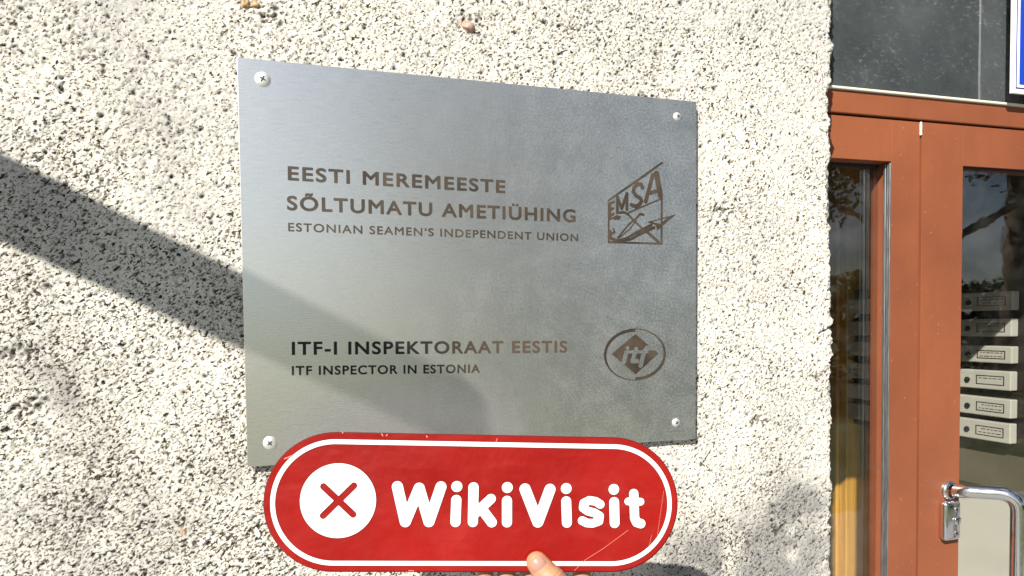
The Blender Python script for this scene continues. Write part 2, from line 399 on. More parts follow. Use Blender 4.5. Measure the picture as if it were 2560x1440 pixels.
for _ in range(1100):
    cx = rng.random()*nu; cz = rng.random()*nv; a = 1.1+rng.random()*1.3
    pit(cx, cz, a, a*(.4+.5*rng.random()), rng.normal(.5, .8), .0022+.0015*rng.random(), .9)
for _ in range(26):            # chipped clusters
    cx = rng.random()*nu; cz = rng.random()*nv
    for k in range(14): pit(cx+rng.normal(0, 7), cz+rng.normal(0, 4), 1.4+rng.random()*1.6, 1+rng.random(), rng.random()*3, .002, .8)
# crack running in from the corner
for k in range(26):
    p = on_y(2050+k*1.6, 832-k*.75+2*math.sin(k*.9), 0)
    pit((p.x-ux0)/res, (p.z-uz0)/res, 1.3, .8, .4, .0025, .95)
for (ax, az, bx, bz) in ((1830, 1170, 1905, 1187), (1880, 1210, 1925, 1235), (1905, 1187, 1960, 1178)):
    for k in range(16):
        p = on_y(ax+(bx-ax)*k/15, az+(bz-az)*k/15+3*math.sin(k), 0)
        pit((p.x-ux0)/res, (p.z-uz0)/res, 1.3, .7, -.3, .0014, .55)
U = ux0+np.arange(nu)*res; Vv = uz0+np.arange(nv)*res
UU2, VV2 = np.meshgrid(U, Vv)
rad = .007
# profile: flat wall, rounded arris, return towards the door
arc_len = rad*math.pi/2; s0 = EDGE-rad
t = np.clip((UU2-s0)/rad, 0, math.pi/2)
on_arc = np.clip(UU2-s0, 0, arc_len); a_ = on_arc/rad
px_ = np.where(UU2 < s0, UU2, s0+rad*np.sin(a_)); py_ = np.where(UU2 < s0, 0, rad-rad*np.cos(a_))
py_ = py_+np.clip(UU2-s0-arc_len, 0, None)
nx_ = np.sin(a_); ny_ = -np.cos(a_)
amp = 1+1.1*np.exp(-((UU2-EDGE)/.012)**2)
wav = (vnoise(nv, nu, 7, 8)*.0021+vnoise(nv, nu, 26, 9)*.0016+vnoise(nv, nu, 90, 10)*.0016)*np.exp(-((UU2-EDGE)/.03)**2)
P = np.stack([px_+nx_*(Hh*amp)+wav, py_+ny_*Hh*amp, VV2], -1).reshape(-1, 3)
idx = np.arange(nu*nv).reshape(nv, nu)
Q = np.stack([idx[:-1, :-1], idx[:-1, 1:], idx[1:, 1:], idx[1:, :-1]], -1).reshape(-1, 4)
me = bpy.data.meshes.new('rough_cast_face')
me.vertices.add(len(P)); me.vertices.foreach_set('co', P.ravel())
me.loops.add(Q.size); me.loops.foreach_set('vertex_index', Q.ravel())
me.polygons.add(len(Q)); me.polygons.foreach_set('loop_start', np.arange(0, Q.size, 4)); me.polygons.foreach_set('loop_total', np.full(len(Q), 4))
me.update(calc_edges=True)
grey_patch = np.zeros((nv, nu))  # soft grey patches in the wall colour, strongest at lower right
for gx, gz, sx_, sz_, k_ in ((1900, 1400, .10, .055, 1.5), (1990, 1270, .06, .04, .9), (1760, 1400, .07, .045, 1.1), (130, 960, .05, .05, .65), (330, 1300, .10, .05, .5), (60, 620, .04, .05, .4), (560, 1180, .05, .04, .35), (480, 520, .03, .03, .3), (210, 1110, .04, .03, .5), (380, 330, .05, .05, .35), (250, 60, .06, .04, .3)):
    p = on_y(gx, gz, 0); grey_patch = np.maximum(grey_patch, k_*np.exp(-((UU2-p.x)/sx_)**2-((VV2-p.z)/sz_)**2))
grey_patch = np.clip(grey_patch*(1+.35*vnoise(nv, nu, 40, 21)+.3*vnoise(nv, nu, 13, 22)), 0, 1)
at = me.attributes.new('grey_patch', 'FLOAT', 'POINT'); at.data.foreach_set('value', grey_patch.ravel().astype(np.float32))
at = me.attributes.new('speck', 'FLOAT', 'POINT'); at.data.foreach_set('value', spk.ravel().astype(np.float32))
wall = empty('stone_wall', (0, 0, -1.5), label='rough white rough-cast stone wall full of dark pits, behind the steel plaque', cat='wall')
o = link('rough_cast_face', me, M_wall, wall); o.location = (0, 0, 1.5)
# the rest of the wall round that face
bm = bmesh.new()
for a in ((-4, ux0, 0, .35, -1.5, 2.4), (ux0, EDGE, 0.002, .35, .458, 2.4), (ux0, EDGE, .002, .35, -1.5, -.498), (ux0, EDGE-.02, .03, .35, -.498, .458)):
    box(bm, *a)
o = obj('wall_body', bm, M_wall, wall); o.location = (0, 0, 1.5)

# pebbles set in the rough-cast
def stone_mat(name, a, b):
    return mat(name, rough=.6, build=lambda nt, bb: (nt.links.new(ramp(nt, noi(nt, objco(nt), 150, 3), [(.35, a), (.65, b)]), bb.inputs['Base Color'])))
M_st1 = stone_mat('grey_brown_pebble', (.42, .20, .09), (.40, .37, .36))
M_st2 = stone_mat('ochre_pebble', (.30, .17, .06), (.45, .32, .18))
M_st3 = stone_mat('orange_grit', (.40, .20, .10), (.50, .33, .21))
def pebble(px, py, w_, h_, mtl, ang=0, lab=None, prot=.4):
    c = on_y(px, py, 0)
    bm = bmesh.new(); bmesh.ops.create_icosphere(bm, subdivisions=3, radius=1)
    for v in bm.verts:
        n = mnoise.noise(v.co*1.6+Vector((px, py, 0)))
        n2 = mnoise.noise(v.co*4+Vector((py, px, 3)))
        v.co *= 1+.45*n+.22*n2
    bmesh.ops.scale(bm, verts=bm.verts, vec=(w_/2, min(w_, h_)*prot, h_/2)); bmesh.ops.rotate(bm, verts=bm.verts, matrix=Matrix.Rotation(ang, 3, 'Y'))
    o = obj('stone', bm, mtl, wall, True); o.location = (c.x, .0012, c.z+1.5)
    if lab: o['label'] = lab
pebble(1172, 68, .0150, .0125, M_st1, .3, 'grey and brown pebble above the plaque')
pebble(613, 8, .0095, .012, M_st2, .4, 'broken ochre pebble at the top edge')
pebble(638, 12, .011, .007, M_st2, -.6)
for (x, y, s) in ((418, 232, 9), (577, 420, 15), (514, 585, 8), (1283, 178, 20), (463, 922, 14), (1545, 14, 8), (300, 1418, 10), (78, 862, 8), (1920, 1103, 14), (1935, 800, 15), (2027, 1005, 14), (455, 1330, 16), (256, 1356, 10), (100, 1400, 10), (110, 960, 12), (1705, 1172, 6)):
    pebble(x, y, s*.00046, s*.00040*random.uniform(.6, 1), M_st3, random.random()*3, prot=.10)

# ------------------------------------------------------------------ steel plaque
TH = -.010025
PW, PH = .5, .39562
PT = .0022; PYF = -.0085         # thickness, front face
plq = empty('steel_plaque', (0, PYF, 0), (0, 0, 0), 'brushed steel name plaque with four screws, etched lettering and two emblems, on the pitted wall', 'plaque')
plq.rotation_euler = (0, -TH, 0)
inv = plq.rotation_euler.to_matrix().inverted()
def pl(px, py):
    p = on_y(px, py, 0); q = inv @ Vector((p.x, 0, p.z)); return (q.x, q.z)
boxo('plate', M_steel, plq, -PW/2, PW/2, 0, PT, -PH/2, PH/2, .0004)
def textmesh(s, offset=0.0, space=1.0):
    c = bpy.data.curves.new('tx', 'FONT'); c.body = s; c.size = 1; c.offset = offset; c.space_character = space; c.resolution_u = 6
    o = bpy.data.objects.new('tx', c); COL.objects.link(o)
    bpy.context.view_layer.update()
    me = bpy.data.meshes.new_from_object(o.evaluated_get(bpy.context.evaluated_depsgraph_get()))
    bpy.data.objects.remove(o); bpy.data.curves.remove(c)
    return me
def outline(me):
    """boundary edges of a flat text mesh"""
    cnt = {}
    for p in me.polygons:
        for k in p.edge_keys: cnt[k] = cnt.get(k, 0)+1
    V = [(v.co.x, v.co.y) for v in me.vertices]
    return [(V[a], V[b]) for (a, b), n in cnt.items() if n == 1]
def text_sdf(edges, X, Z, reach=.09):
    D = np.full(X.shape, reach); ins = np.zeros(X.shape, bool)
    xv = X[0]; zv = Z[:, 0]
    for a, b in edges:
        j0, j1 = np.searchsorted(zv, [min(a[1], b[1])-reach, max(a[1], b[1])+reach])
        i0, i1 = np.searchsorted(xv, [min(a[0], b[0])-reach, max(a[0], b[0])+reach])
        if i0 < i1 and j0 < j1:
            D[j0:j1, i0:i1] = np.minimum(D[j0:j1, i0:i1], dseg(X[j0:j1, i0:i1], Z[j0:j1, i0:i1], a, b))
        if a[1] != b[1]:
            lo, hi = (a, b) if a[1] < b[1] else (b, a)
            j0, j1 = np.searchsorted(zv, [lo[1], hi[1]])
            for j in range(j0, j1):
                xc = lo[0]+(hi[0]-lo[0])*(zv[j]-lo[1])/(hi[1]-lo[1])
                ins[j, :np.searchsorted(xv, xc)] ^= True
    return np.where(ins, -D, D)
def line(s, b0, b1, top0, off, mtl, space=1.0, name='lettering'):
    """text on the plaque from baseline start pixel b0 to end pixel b1, cap height from top0"""
    me = textmesh(s, 0, space); ed = outline(me); xs = [v.co.x for v in me.vertices]; bpy.data.meshes.remove(me)
    me = textmesh('E', 0); zs = [v.co.y for v in me.vertices]; bpy.data.meshes.remove(me)
    zmin, zmax = min(zs)-off, max(zs)+off; xmin, xmax = min(xs)-off, max(xs)+off
    o = sheet(name, lambda X, Z: text_sdf(ed, X, Z)-off, (xmin-.03, xmax+.03, zmin-.1, zmax+.35), .016, mtl, plq, 0)
    A = pl(*b0); B = pl(*b1); T = pl(*top0)
    L = math.hypot(B[0]-A[0], B[1]-A[1]); ang = math.atan2(B[1]-A[1], B[0]-A[0]); hgt = T[1]-A[1]
    for v in o.data.vertices:
        x = (v.co.x-xmin)/(xmax-xmin)*L; z = (v.co.z-zmin)/(zmax-zmin)*hgt
        v.co = Vector((A[0]+x*math.cos(ang)-z*math.sin(ang), -.00025, A[1]+x*math.sin(ang)+z*math.cos(ang)))
    return o
line('EESTI MEREMEESTE', (720, 455), (1258, 487), (721, 420), .027, M_etch, 1.16)
line('SÕLTUMATU AMETIÜHING', (718, 529), (1432, 559), (719, 493), .027, M_etch, 1.16)
line('ESTONIAN SEAMEN\u2018S INDEPENDENT UNION', (721, 581), (1438, 606), (722, 560), .017, M_etch, 1.16)
line('ITF-I INSPEKTORAAT EESTIS', (730, 887), (1411, 881), (730, 854), .027, M_etchgrad, 1.16)
line('ITF INSPECTOR IN ESTONIA', (730, 937), (1195, 931), (730, 914), .028, M_etchgrad, 1.16)

def em(x, y): return pl(1470+x/5.76, 390+y/5.76)
U1 = .40e-3/5.76*1.25       # one unit of the emblem drawing in metres
def emblem_sdf(X, Z):
    P = lambda *a: [em(x, y) for x, y in a]
    D = poly(X, Z, P((240, 650), (1008, 106), (1034, 124), (790, 305), (240, 682)))
    add = lambda d: np.minimum(D, d)
    for pts, w0, w1 in (
        (P((535, 832), (1018, 628)), 22, 22), (P((250, 940), (300, 912)), 22, 22),
        (P((250, 700), (252, 1258)), 24, 24), (P((250, 1252), (1008, 1275)), 26, 26), (P((1010, 630), (1006, 1275)), 28, 28),
        (P((268, 705), (264, 900)), 42, 42), (P((268, 705), (325, 680)), 34, 30), (P((268, 795), (315, 772)), 34, 30), (P((268, 885), (322, 850)), 36, 30),
        (P((378, 610), (374, 835)), 40, 40), (P((378, 620), (438, 775), (512, 560)), 40, 40), (P((512, 560), (512, 790)), 42, 42),
        (P((735, 478), (715, 428), (665, 425), (618, 470), (602, 530), (640, 590), (700, 625), (722, 665), (690, 720), (630, 745), (575, 722)), 50, 50),
        (P((780, 675), (880, 300)), 54, 54), (P((880, 295), (945, 265)), 44, 44), (P((935, 275), (990, 585)), 76, 76), (P((815, 560), (975, 515)), 50, 50),
        (P((410, 835), (470, 826), (530, 858), (610, 945), (720, 1050)), 34, 22), (P((790, 1100), (965, 1250)), 46, 30),
        (P((745, 862), (700, 850), (650, 910), (540, 1000), (380, 1195)), 34, 20), (P((640, 945), (560, 1060), (400, 1195)), 16, 16),
        (P((390, 1225), (520, 1190), (640, 1120), (860, 1010)), 20, 44), (P((400, 1235), (560, 1215), (700, 1140), (900, 1045)), 30, 40),
        (P((320, 1065), (335, 1110), (300, 1135), (275, 1100), (285, 1200), (380, 1235)), 24, 40),
    ):
        D = add(stroke(X, Z, pts, w0*U1, w1*U1))
    D = add(poly(X, Z, P((300, 905), (365, 868), (428, 885), (405, 935), (330, 935))))
    hd = poly(X, Z, P((800, 968), (1215, 855), (945, 1085), (925, 1010)))
    hd = np.maximum(hd, -poly(X, Z, P((880, 962), (1090, 905), (985, 990), (900, 975))))
    return np.minimum(D, hd)
c0 = em(200, 1320); c1 = em(1260, 60)
sheet('emblem', emblem_sdf, (c0[0], c1[0], c0[1], c1[1]), .0004, M_etch, plq, -.0003)
def it(x, y): return pl(1470+x/8.47, 800+y/8.47)
def itf_sdf(X, Z):
    P = lambda *a: [it(x, y) for x, y in a]
    u = .5e-3/8.47
    D = poly(X, Z, P((930, 300), (1415, 705), (935, 1140), (435, 715)))
    L = stroke(X, Z, P((735, 690), (690, 880)), 92*u)
    for pts, wd in ((P((760, 585), (762, 587)), 84), (P((740, 672), (1180, 668)), 62), (P((945, 612), (868, 862), (965, 862)), 92), (P((1295, 590), (1180, 585), (1115, 660), (1090, 760), (1040, 950)), 98)):
        L = np.minimum(L, stroke(X, Z, pts, wd*u))
    D = np.maximum(D, -L)
    cx, cz = it(930, 725); ex, _ = it(1570, 725); _, ez = it(930, 180)
    rx = ex-cx; rz = ez-cz; sc = (rx+rz)/2
    th = np.arctan2((X-cx)/rx, (Z-cz)/rz)                # 0 at the top, clockwise
    fr = np.where(th >= 0, th/np.pi, 1+th/np.pi)
    rr = np.hypot((X-cx)/rx, (Z-cz)/rz)
    thick = .025+.10*fr
    ring = np.maximum(rr-1, (1-thick)-rr)*sc
    return np.minimum(D, ring)
c0 = it(230, 1320); c1 = it(1640, 130)
sheet('union_logo', itf_sdf, (c0[0], c1[0], c0[1], c1[1]), .0004, M_etch, plq, -.0003)

def make_screw(px, py, rad, ang):
    x, z = pl(px, py)
    bm = bmesh.new()
    lathe_y(bm, [(rad*1.08, 0), (rad*1.05, -.0004), (rad*1.0, -.0007), (rad*.9, -.0014), (rad*.72, -.0020), (rad*.4, -.0024), (0, -.0024)], 24)
    s = obj('screw', bm, M_screw, plq, True); s.location = (x, 0, z); s.rotation_euler = (0, ang, 0)
    bm = bmesh.new(); a, b = rad*.42, rad*.09
    box(bm, -a, a, -.0027, -.00245, -b, b); box(bm, -b, b, -.00275, -.0025, -a, a)
    obj('screw_slot', bm, M_dark, s)
make_screw(658, 206, .0068, .5); make_screw(1684, 297, .0046, .2); make_screw(676, 1104, .0062, .9); make_screw(1681, 1054, .0048, 1.1)
# small spacer feet so the plate stands on the wall
for sx in (-1, 1):
    for sz in (-1, 1):
        bm = bmesh.new(); lathe_y(bm, [(.004, PT), (.004, .0085)], 12)
        o = obj('spacer', bm, M_dark, plq); o.location = (sx*.22, 0, sz*.17)

# ------------------------------------------------------------------ unseen pole added to cast the diagonal shadow band on the wall
shadow_pole_root = empty('shadow_pole', (-.80, 0, .247), label='unseen white pole added left of the view to cast the shadow band on the pitted wall', cat='shadow_pole')
bm = bmesh.new(); d = Vector((0, -1, .473)).normalized()
tube(bm, [d*.02, d*.5, d*.93], [.033, .033, .031], 24); obj('shadow_pole_shaft', bm, M_shadowpolepaint, shadow_pole_root, True)
bm = bmesh.new(); tube(bm, [d*-.0, d*.10], [.040, .040], 24); obj('shadow_pole_socket', bm, M_alu, shadow_pole_root)
bm = bmesh.new(); box(bm, -.07, .07, -.008, .004, -.09, .09, .003); obj('shadow_pole_bracket', bm, M_alu, shadow_pole_root)
bm = bmesh.new(); tube(bm, [d*.925, d*.945], [.0325, .0325], 24); obj('shadow_pole_cap', bm, M_alu, shadow_pole_root)

# ------------------------------------------------------------------ red hand-held sign
bc = Vector((-0.0509057, -0.1303486, -0.2208031)); bR, bU, bF = basis(.1977423, -.0474494, -.0522661)
KS = .895; bc = CAM+(bc-CAM)*KS
BW, BH = .371523*KS, .122*KS
sign = empty('red_sign', label='red pill-shaped hand-held sign with white border, cross badge and white lettering, held before the plaque', cat='sign')
mm = Matrix((bR, bF, bU)).transposed().to_4x4(); mm.translation = bc; sign.matrix_world = mm
sign_inv = mm.inverted()
def on_sign(px, py):
    d = (px-1280)/F_PX*RR-(py-PY)/F_PX*UU+FF
    t = (bc-CAM).dot(bF)/d.dot(bF); q = sign_inv @ (CAM+d*t); return (q.x, q.z)
def stad(X, Z, w_, h_):
    r = h_/2; return dseg(X, Z, (-w_/2+r, 0), (w_/2-r, 0))-r
def stad_bm(w_, h_, y0, y1, bev):
    bm = bmesh.new(); r = h_/2; pts = []
    for s in (1, -1):
        for k in range(33):
            a = -math.pi/2+math.pi*k/32
            pts.append((s*(w_/2-r+r*math.cos(a)), s*r*math.sin(a)))
    vs = [bm.verts.new((x, y0, z)) for x, z in pts]; f = bm.faces.new(vs)
    e = bmesh.ops.extrude_face_region(bm, geom=[f]); 
    for v in e['geom']:
        if isinstance(v, bmesh.types.BMVert): v.co.y = y1
    bmesh.ops.recalc_face_normals(bm, faces=bm.faces)
    if bev:
        es = [e for e in bm.edges if len(e.link_faces) == 2 and e.calc_face_angle(0) > 1]
        bmesh.ops.bevel(bm, geom=es, offset=bev, segments=2, affect='EDGES')
    return bm
obj('board', stad_bm(BW, BH, 0, .0035, .0006), M_red, sign)
obj('edge_trim', stad_bm(BW+.0016, BH+.0016, .0012, .0030, 0), M_rededge, sign)
px2m = BH/352
INS = .0048; BWID = .0037
sheet('border_outline', lambda X, Z: np.maximum(stad(X, Z, BW-2*INS+.0008, BH-2*INS+.0008), -stad(X, Z, BW-2*INS-2*BWID-.0008, BH-2*INS-2*BWID-.0008)), (-BW/2, BW/2, -BH/2, BH/2), .0009, M_rededge, sign, -.0002)
obj('metal_back', stad_bm(BW-.001, BH-.001, .0037, .0042, 0), M_alu, sign)
sheet('white_border', lambda X, Z: np.maximum(stad(X, Z, BW-2*INS, BH-2*INS), -stad(X, Z, BW-2*INS-2*BWID, BH-2*INS-2*BWID)), (-BW/2, BW/2, -BH/2, BH/2), .0009, M_white, sign, -.0003)
bx, bz = on_sign(845.5, 1251.5); brx = abs(on_sign(940, 1251)[0]-on_sign(750, 1251)[0])/2; brz = abs(on_sign(845, 1158)[1]-on_sign(845, 1345)[1])/2
brr = (brx+brz)/2
def badge(X, Z):
    D = np.hypot(X-bx, Z-bz)-brr
    c = np.minimum(stroke(X, Z, [on_sign(809, 1216), on_sign(883, 1286)], .0053), stroke(X, Z, [on_sign(885, 1214), on_sign(808, 1289)], .0053))
    return np.maximum(D, -c)
sheet('badge_outline', lambda X, Z: badge(X, Z)-.0005, (bx-.04, bx+.04, bz-.04, bz+.04), .0005, M_rededge, sign, -.0002)
sheet('cross_badge', badge, (bx-.04, bx+.04, bz-.04, bz+.04), .0005, M_white, sign, -.0003)
def sg(x, y): return on_sign(640+x*1080/2560, 1060+y*1080/2560)
def word(X, Z):
    w_ = 66*1080/2560*.352e-3*KS
    P = lambda *a: [sg(x, y) for x, y in a]
    D = stroke(X, Z, P((838, 371), (885, 578)), w_); A = lambda pts, ww=w_: np.minimum(D, stroke(X, Z, pts, ww))
    D = A(P((885, 578), (967, 380))); D = A(P((967, 380), (1025, 578))); D = A(P((1025, 578), (1096, 372)))
    D = A(P((1187, 450), (1182, 580)), w_*.93); D = A(P((1289, 375), (1285, 580)), w_*.93)
    D = A(P((1392, 443), (1300, 528)), w_*.90); D = A(P((1335, 500), (1397, 582)), w_*.93)
    D = A(P((1487, 455), (1487, 582)), w_*.93)
    D = A(P((1594, 385), (1670, 580)), w_*1.03); D = A(P((1670, 580), (1742, 387)), w_*1.03)
    D = A(P((1838, 458), (1842, 584)), w_*.93)
    D = A(P((2040, 476), (2012, 458), (1975, 452), (1942, 468), (1938, 496), (1965, 515), (2005, 526), (2036, 545), (2032, 575), (1995, 588), (1960, 586), (1932, 572)), w_*.80)
    D = A(P((2122, 462), (2125, 586)), w_*.93)
    D = A(P((2238, 412), (2243, 556), (2255, 582), (2280, 590)), w_*.88); D = A(P((2205, 458), (2278, 460)), w_*.72)
    for x, y in ((1190, 370), (1489, 376), (1838, 382), (2120, 387)):
        q = sg(x, y); D = np.minimum(D, np.hypot(X-q[0], Z-q[1])-w_*.50)
    return D
a0 = sg(780, 650); a1 = sg(2340, 310)
sheet('lettering_outline', lambda X, Z: word(X, Z)-.0005, (a0[0], a1[0], a0[1], a1[1]), .0006, M_rededge, sign, -.0002)
sheet('lettering', word, (a0[0], a1[0], a0[1], a1[1]), .0006, M_white, sign, -.0003)
for pts, ww in (([(2205, 628), (2060, 735), (1950, 805), (1885, 868)], .00035), ([(2415, 395), (2375, 680)], .0003), ([(2345, 655), (2328, 720)], .0003), ([(1430, 85), (1422, 108)], .0005),
                ([(745, 58), (752, 70)], .0008), ([(778, 62), (772, 70)], .0008), ([(1010, 70), (1015, 78)], .0008), ([(510, 46), (516, 54)], .0007), ([(170, 205), (215, 188)], .0009),
                ([(2330, 812), (2318, 820)], .0008), ([(905, 868), (935, 869)], .0006)):
    q = [sg(*p) for p in pts]; xs_ = [p[0] for p in q]; zs_ = [p[1] for p in q]
    sheet('scratch', lambda X, Z: stroke(X, Z, q, ww), (min(xs_)-.001, max(xs_)+.001, min(zs_)-.001, max(zs_)+.001), .0003, M_scratch, sign, -.0005)

# ------------------------------------------------------------------ hand holding the sign (built in the sign's own axes, then left top-level)
hand = empty('person', label='bare hand holding the red sign from below, thumb on its front', cat='person')
hand.matrix_world = mm
def blob(bm, p, q, r0, r1, flat=1.0, fd=Vector((0, 1, 0)), n=20, k=7):
    p, q = Vector(p), Vector(q); ax = (q-p); L = ax.length; ax.normalize()
    nrm = (fd-ax*fd.dot(ax)).normalized(); sd = ax.cross(nrm)
    st = []
    for i in range(k+1):
        a = math.pi/2*i/k; st.append((-math.cos(a)*r0, math.sin(a)*r0))
    for i in range(1, 5): st.append((L*i/5, r0+(r1-r0)*i/5))
    for i in range(k+1):
        a = math.pi/2*i/k; st.append((L+math.sin(a)*r1, math.cos(a)*r1))
    rings = []
    for s, r in st:
        r = max(r, 1e-5)
        rings.append([bm.verts.new(p+ax*s+r*math.cos(t_)*sd+r*flat*math.sin(t_)*nrm) for t_ in [2*math.pi*j/n for j in range(n)]])
    for a, b in zip(rings, rings[1:]):
        for j in range(n): bm.faces.new((a[j], a[(j+1) % n], b[(j+1) % n], b[j]))
    bm.faces.new(rings[0][::-1]); bm.faces.new(rings[-1])
bm = bmesh.new()
tx, tz = on_sign(1338, 1397)
T0 = Vector((tx+.0006, -.0075, tz-.0008)); ix, iz = on_sign(1373, 1441)
T1 = Vector((ix, -.0105, iz)); T2 = Vector((ix+.030, -.006, iz-.034)); T3 = Vector((ix+.020, .012, iz-.078))
blob(bm, T0, T0.lerp(T1, .55), .0090, .0102, .72)
blob(bm, T0.lerp(T1, .5), T1, .0102, .0120, .8)
blob(bm, T1, T2, .0121, .0133, .9); blob(bm, T2, T3, .0135, .021, .9)
xs = [on_sign(1215, 1440)[0], on_sign(1270, 1440)[0], on_sign(1335, 1440)[0], on_sign(1462, 1440)[0]]
zb = -BH/2
tips = [.014, .030, .036, .028]; rs = [.0070, .0078, .0082, .0081]
palmx = tx+.006
for k in range(4):
    kx = palmx+(k-1.5)*.0215
    tip = Vector((xs[k]-.003, .0035+rs[k]*.95+.0005, zb+tips[k])); mid = Vector((xs[k], .0035+rs[k]+.002, zb-.006)); pip = Vector((xs[k]*.6+kx*.4, .024, zb-.030)); mcp = Vector((kx, .027, zb-.072))
    blob(bm, tip, mid, rs[k]*.92, rs[k], .9); blob(bm, mid, pip, rs[k], rs[k]*1.08); blob(bm, pip, mcp, rs[k]*1.1, rs[k]*1.3)
    blob(bm, mcp, Vector((palmx+(k-1.5)*.016, .022, zb-.125)), .0125, .015)
    blob(bm, mcp, Vector((palmx+(k-1.5)*.010, .016, zb-.155)), .0115, .0155)
blob(bm, T3, (palmx+.008, .018, zb-.150), .020, .018)
blob(bm, (palmx, .018, zb-.13), (palmx-.004, .008, zb-.185), .027, .024, .75)
blob(bm, (palmx-.004, .008, zb-.180), (palmx+.02, -.05, zb-.36), .025, .036, .85)
me = bpy.data.meshes.new('h'); bm.to_mesh(me); bm.free()
ho = bpy.data.objects.new('h', me); COL.objects.link(ho)
rm = ho.modifiers.new('r', 'REMESH'); rm.mode = 'VOXEL'; rm.voxel_size = .0011; rm.use_smooth_shade = True
sm = ho.modifiers.new('s', 'SMOOTH'); sm.iterations = 7; sm.factor = .5
bpy.context.view_layer.update()
me2 = bpy.data.meshes.new_from_object(ho.evaluated_get(bpy.context.evaluated_depsgraph_get()))
bpy.data.objects.remove(ho)
for p in me2.polygons: p.use_smooth = True
# knuckle creases on the thumb
ax = (T1-T0).normalized()
for v in me2.vertices:
    s = (v.co-T1).dot(ax); rr_ = (v.co-T1-ax*s).length
    if rr_ < .016 and v.co.y < T1.y and abs(s+.003) < .009:
        v.co.y += .00035*math.sin(s*2100)*math.exp(-((s+.003)/.004)**2)
link('skin_surface', me2, M_skin, hand)
# thumb nail
nail = bmesh.new(); nu_, nv_ = 12, 10
sdv = Vector((ax.z, 0, -ax.x)); 
grid = []
for j in range(nv_+1):
    row = []
    for i in range(nu_+1):
        u_ = -1+2*i/nu_; v_ = j/nv_
        half = .0066*(1-.12*v_**3)*(1-.22*(1-v_)**3)
        cz_ = (v_-.5)*.0135
        rr2 = -.00185*(u_**2)*2.0
        tipround = -.0022*(u_**2) if v_ > .5 else .0026*(u_**2)*(1-2*v_)
        base = T0 - ax*(cz_-.0012+tipround*(1 if v_ > .5 else -1)*.6) + Vector((0, -.0079+.0022*(u_**2)+(.0016*((v_-.55)**2)*4), 0))
        row.append(nail.verts.new(base+sdv*u_*half))
    grid.append(row)
for j in range(nv_):
    for i in range(nu_):
        f = nail.faces.new((grid[j][i], grid[j][i+1], grid[j+1][i+1], grid[j+1][i])); f.material_index = 1 if j in (0,) else 0
bmesh.ops.recalc_face_normals(nail, faces=nail.faces)
r_ = bmesh.ops.extrude_face_region(nail, geom=nail.faces[:])
for g in r_['geom']:
    if isinstance(g, bmesh.types.BMVert): g.co.y += .0012
bmesh.ops.recalc_face_normals(nail, faces=nail.faces)
no = obj('thumbnail', nail, M_nail, hand, True); no.data.materials.append(M_nailtip)
bm = bmesh.new(); tube(bm, [(palmx+.012, -.030, zb-.30), (palmx+.018, -.045, zb-.34), (palmx+.05, -.12, zb-.56)], [.041, .044, .056], 28)
obj('sleeve', bm, M_sleeve, hand, True)

# ------------------------------------------------------------------ door opening, frame and two leaves
D = .10
zt = on_y(2300, 240, D).z; Z_HEAD_TOP = .268; Z_HEAD_BOT = .236; Z_RAIL = .172; ZB = -1.48; XR = 1.66
frame = empty('door_frame', (1.05, D, -1.5), label='red-brown door frame head with a dark polished panel above it, right of the wall', cat='door frame')
def fp(name, mtl, *a, **k):
    o = boxo(name, mtl, frame, a[0]-1.05, a[1]-1.05, a[2]-D, a[3]-D, a[4]+1.5, a[5]+1.5, *a[6:], **k); return o
fp('head', M_brown, EDGE-.02, XR+.04, D, D+.07, Z_HEAD_BOT, Z_HEAD_TOP, .0015)
fp('jamb', M_brown, EDGE-.02, EDGE+.045, D+.001, D+.07, -1.5, Z_HEAD_BOT-.0005, .0015)
fp('jamb', M_brown, XR, XR+.04, D+.001, D+.07, -1.5, Z_HEAD_BOT-.0005, .0015)
fp('sealing_bead', M_seal, EDGE-.02, XR+.04, D-.004, D+.01, Z_HEAD_TOP+.0003, Z_HEAD_TOP+.0042, .0012)
fp('transom_panel', M_slab, EDGE-.02, XR+.04, D+.006, D+.03, Z_HEAD_TOP+.0045, 1.2, .0005)
fp('threshold', M_alu, EDGE, XR+.02, D, D+.07, -1.5, -1.482, .002)
GX0, GX1 = .7035, .7075
def leaf(name, label, x0, x1, parts):
    r = empty(name, ((x0+x1)/2, D, ZB), label=label, cat='door'); X = (x0+x1)/2
    return r, (lambda n, mtl, a, b, c, d, e, f, bev=.0004, par=None: boxo(n, mtl, par or r, a-X, b-X, c-D, d-D, e-ZB, f-ZB, bev)), X
y0, y1 = D+.004, D+.042
LT = Z_HEAD_BOT-.0028
Lf, LP, LX = leaf('glazed_door_leaf', 'narrow left red-brown door leaf with grey metal strip, next to the wall', EDGE+.046, GX0, 0)
SX = .6505
LP('stile', M_brown, SX, GX0, y0, y0+.013, ZB, LT)
LP('glazing_bead', M_brown, SX+.0015, GX0-.002, y0+.0145, y1+.002, ZB, LT-.001)
LP('top_rail', M_brown, EDGE+.046, SX-.0002, y0, y1, Z_RAIL, LT)
LP('bottom_rail', M_brown, EDGE+.046, SX-.0002, y0, y1, ZB, ZB+.14)
LP('pane', M_glass, EDGE+.050, SX+.001, y1-.012, y1-.008, ZB+.141, Z_RAIL-.001, 0)
LP('rubber_seal', M_rubber, EDGE+.050, SX-.002, y1-.016, y1-.0125, Z_RAIL-.005, Z_RAIL-.0005, 0)
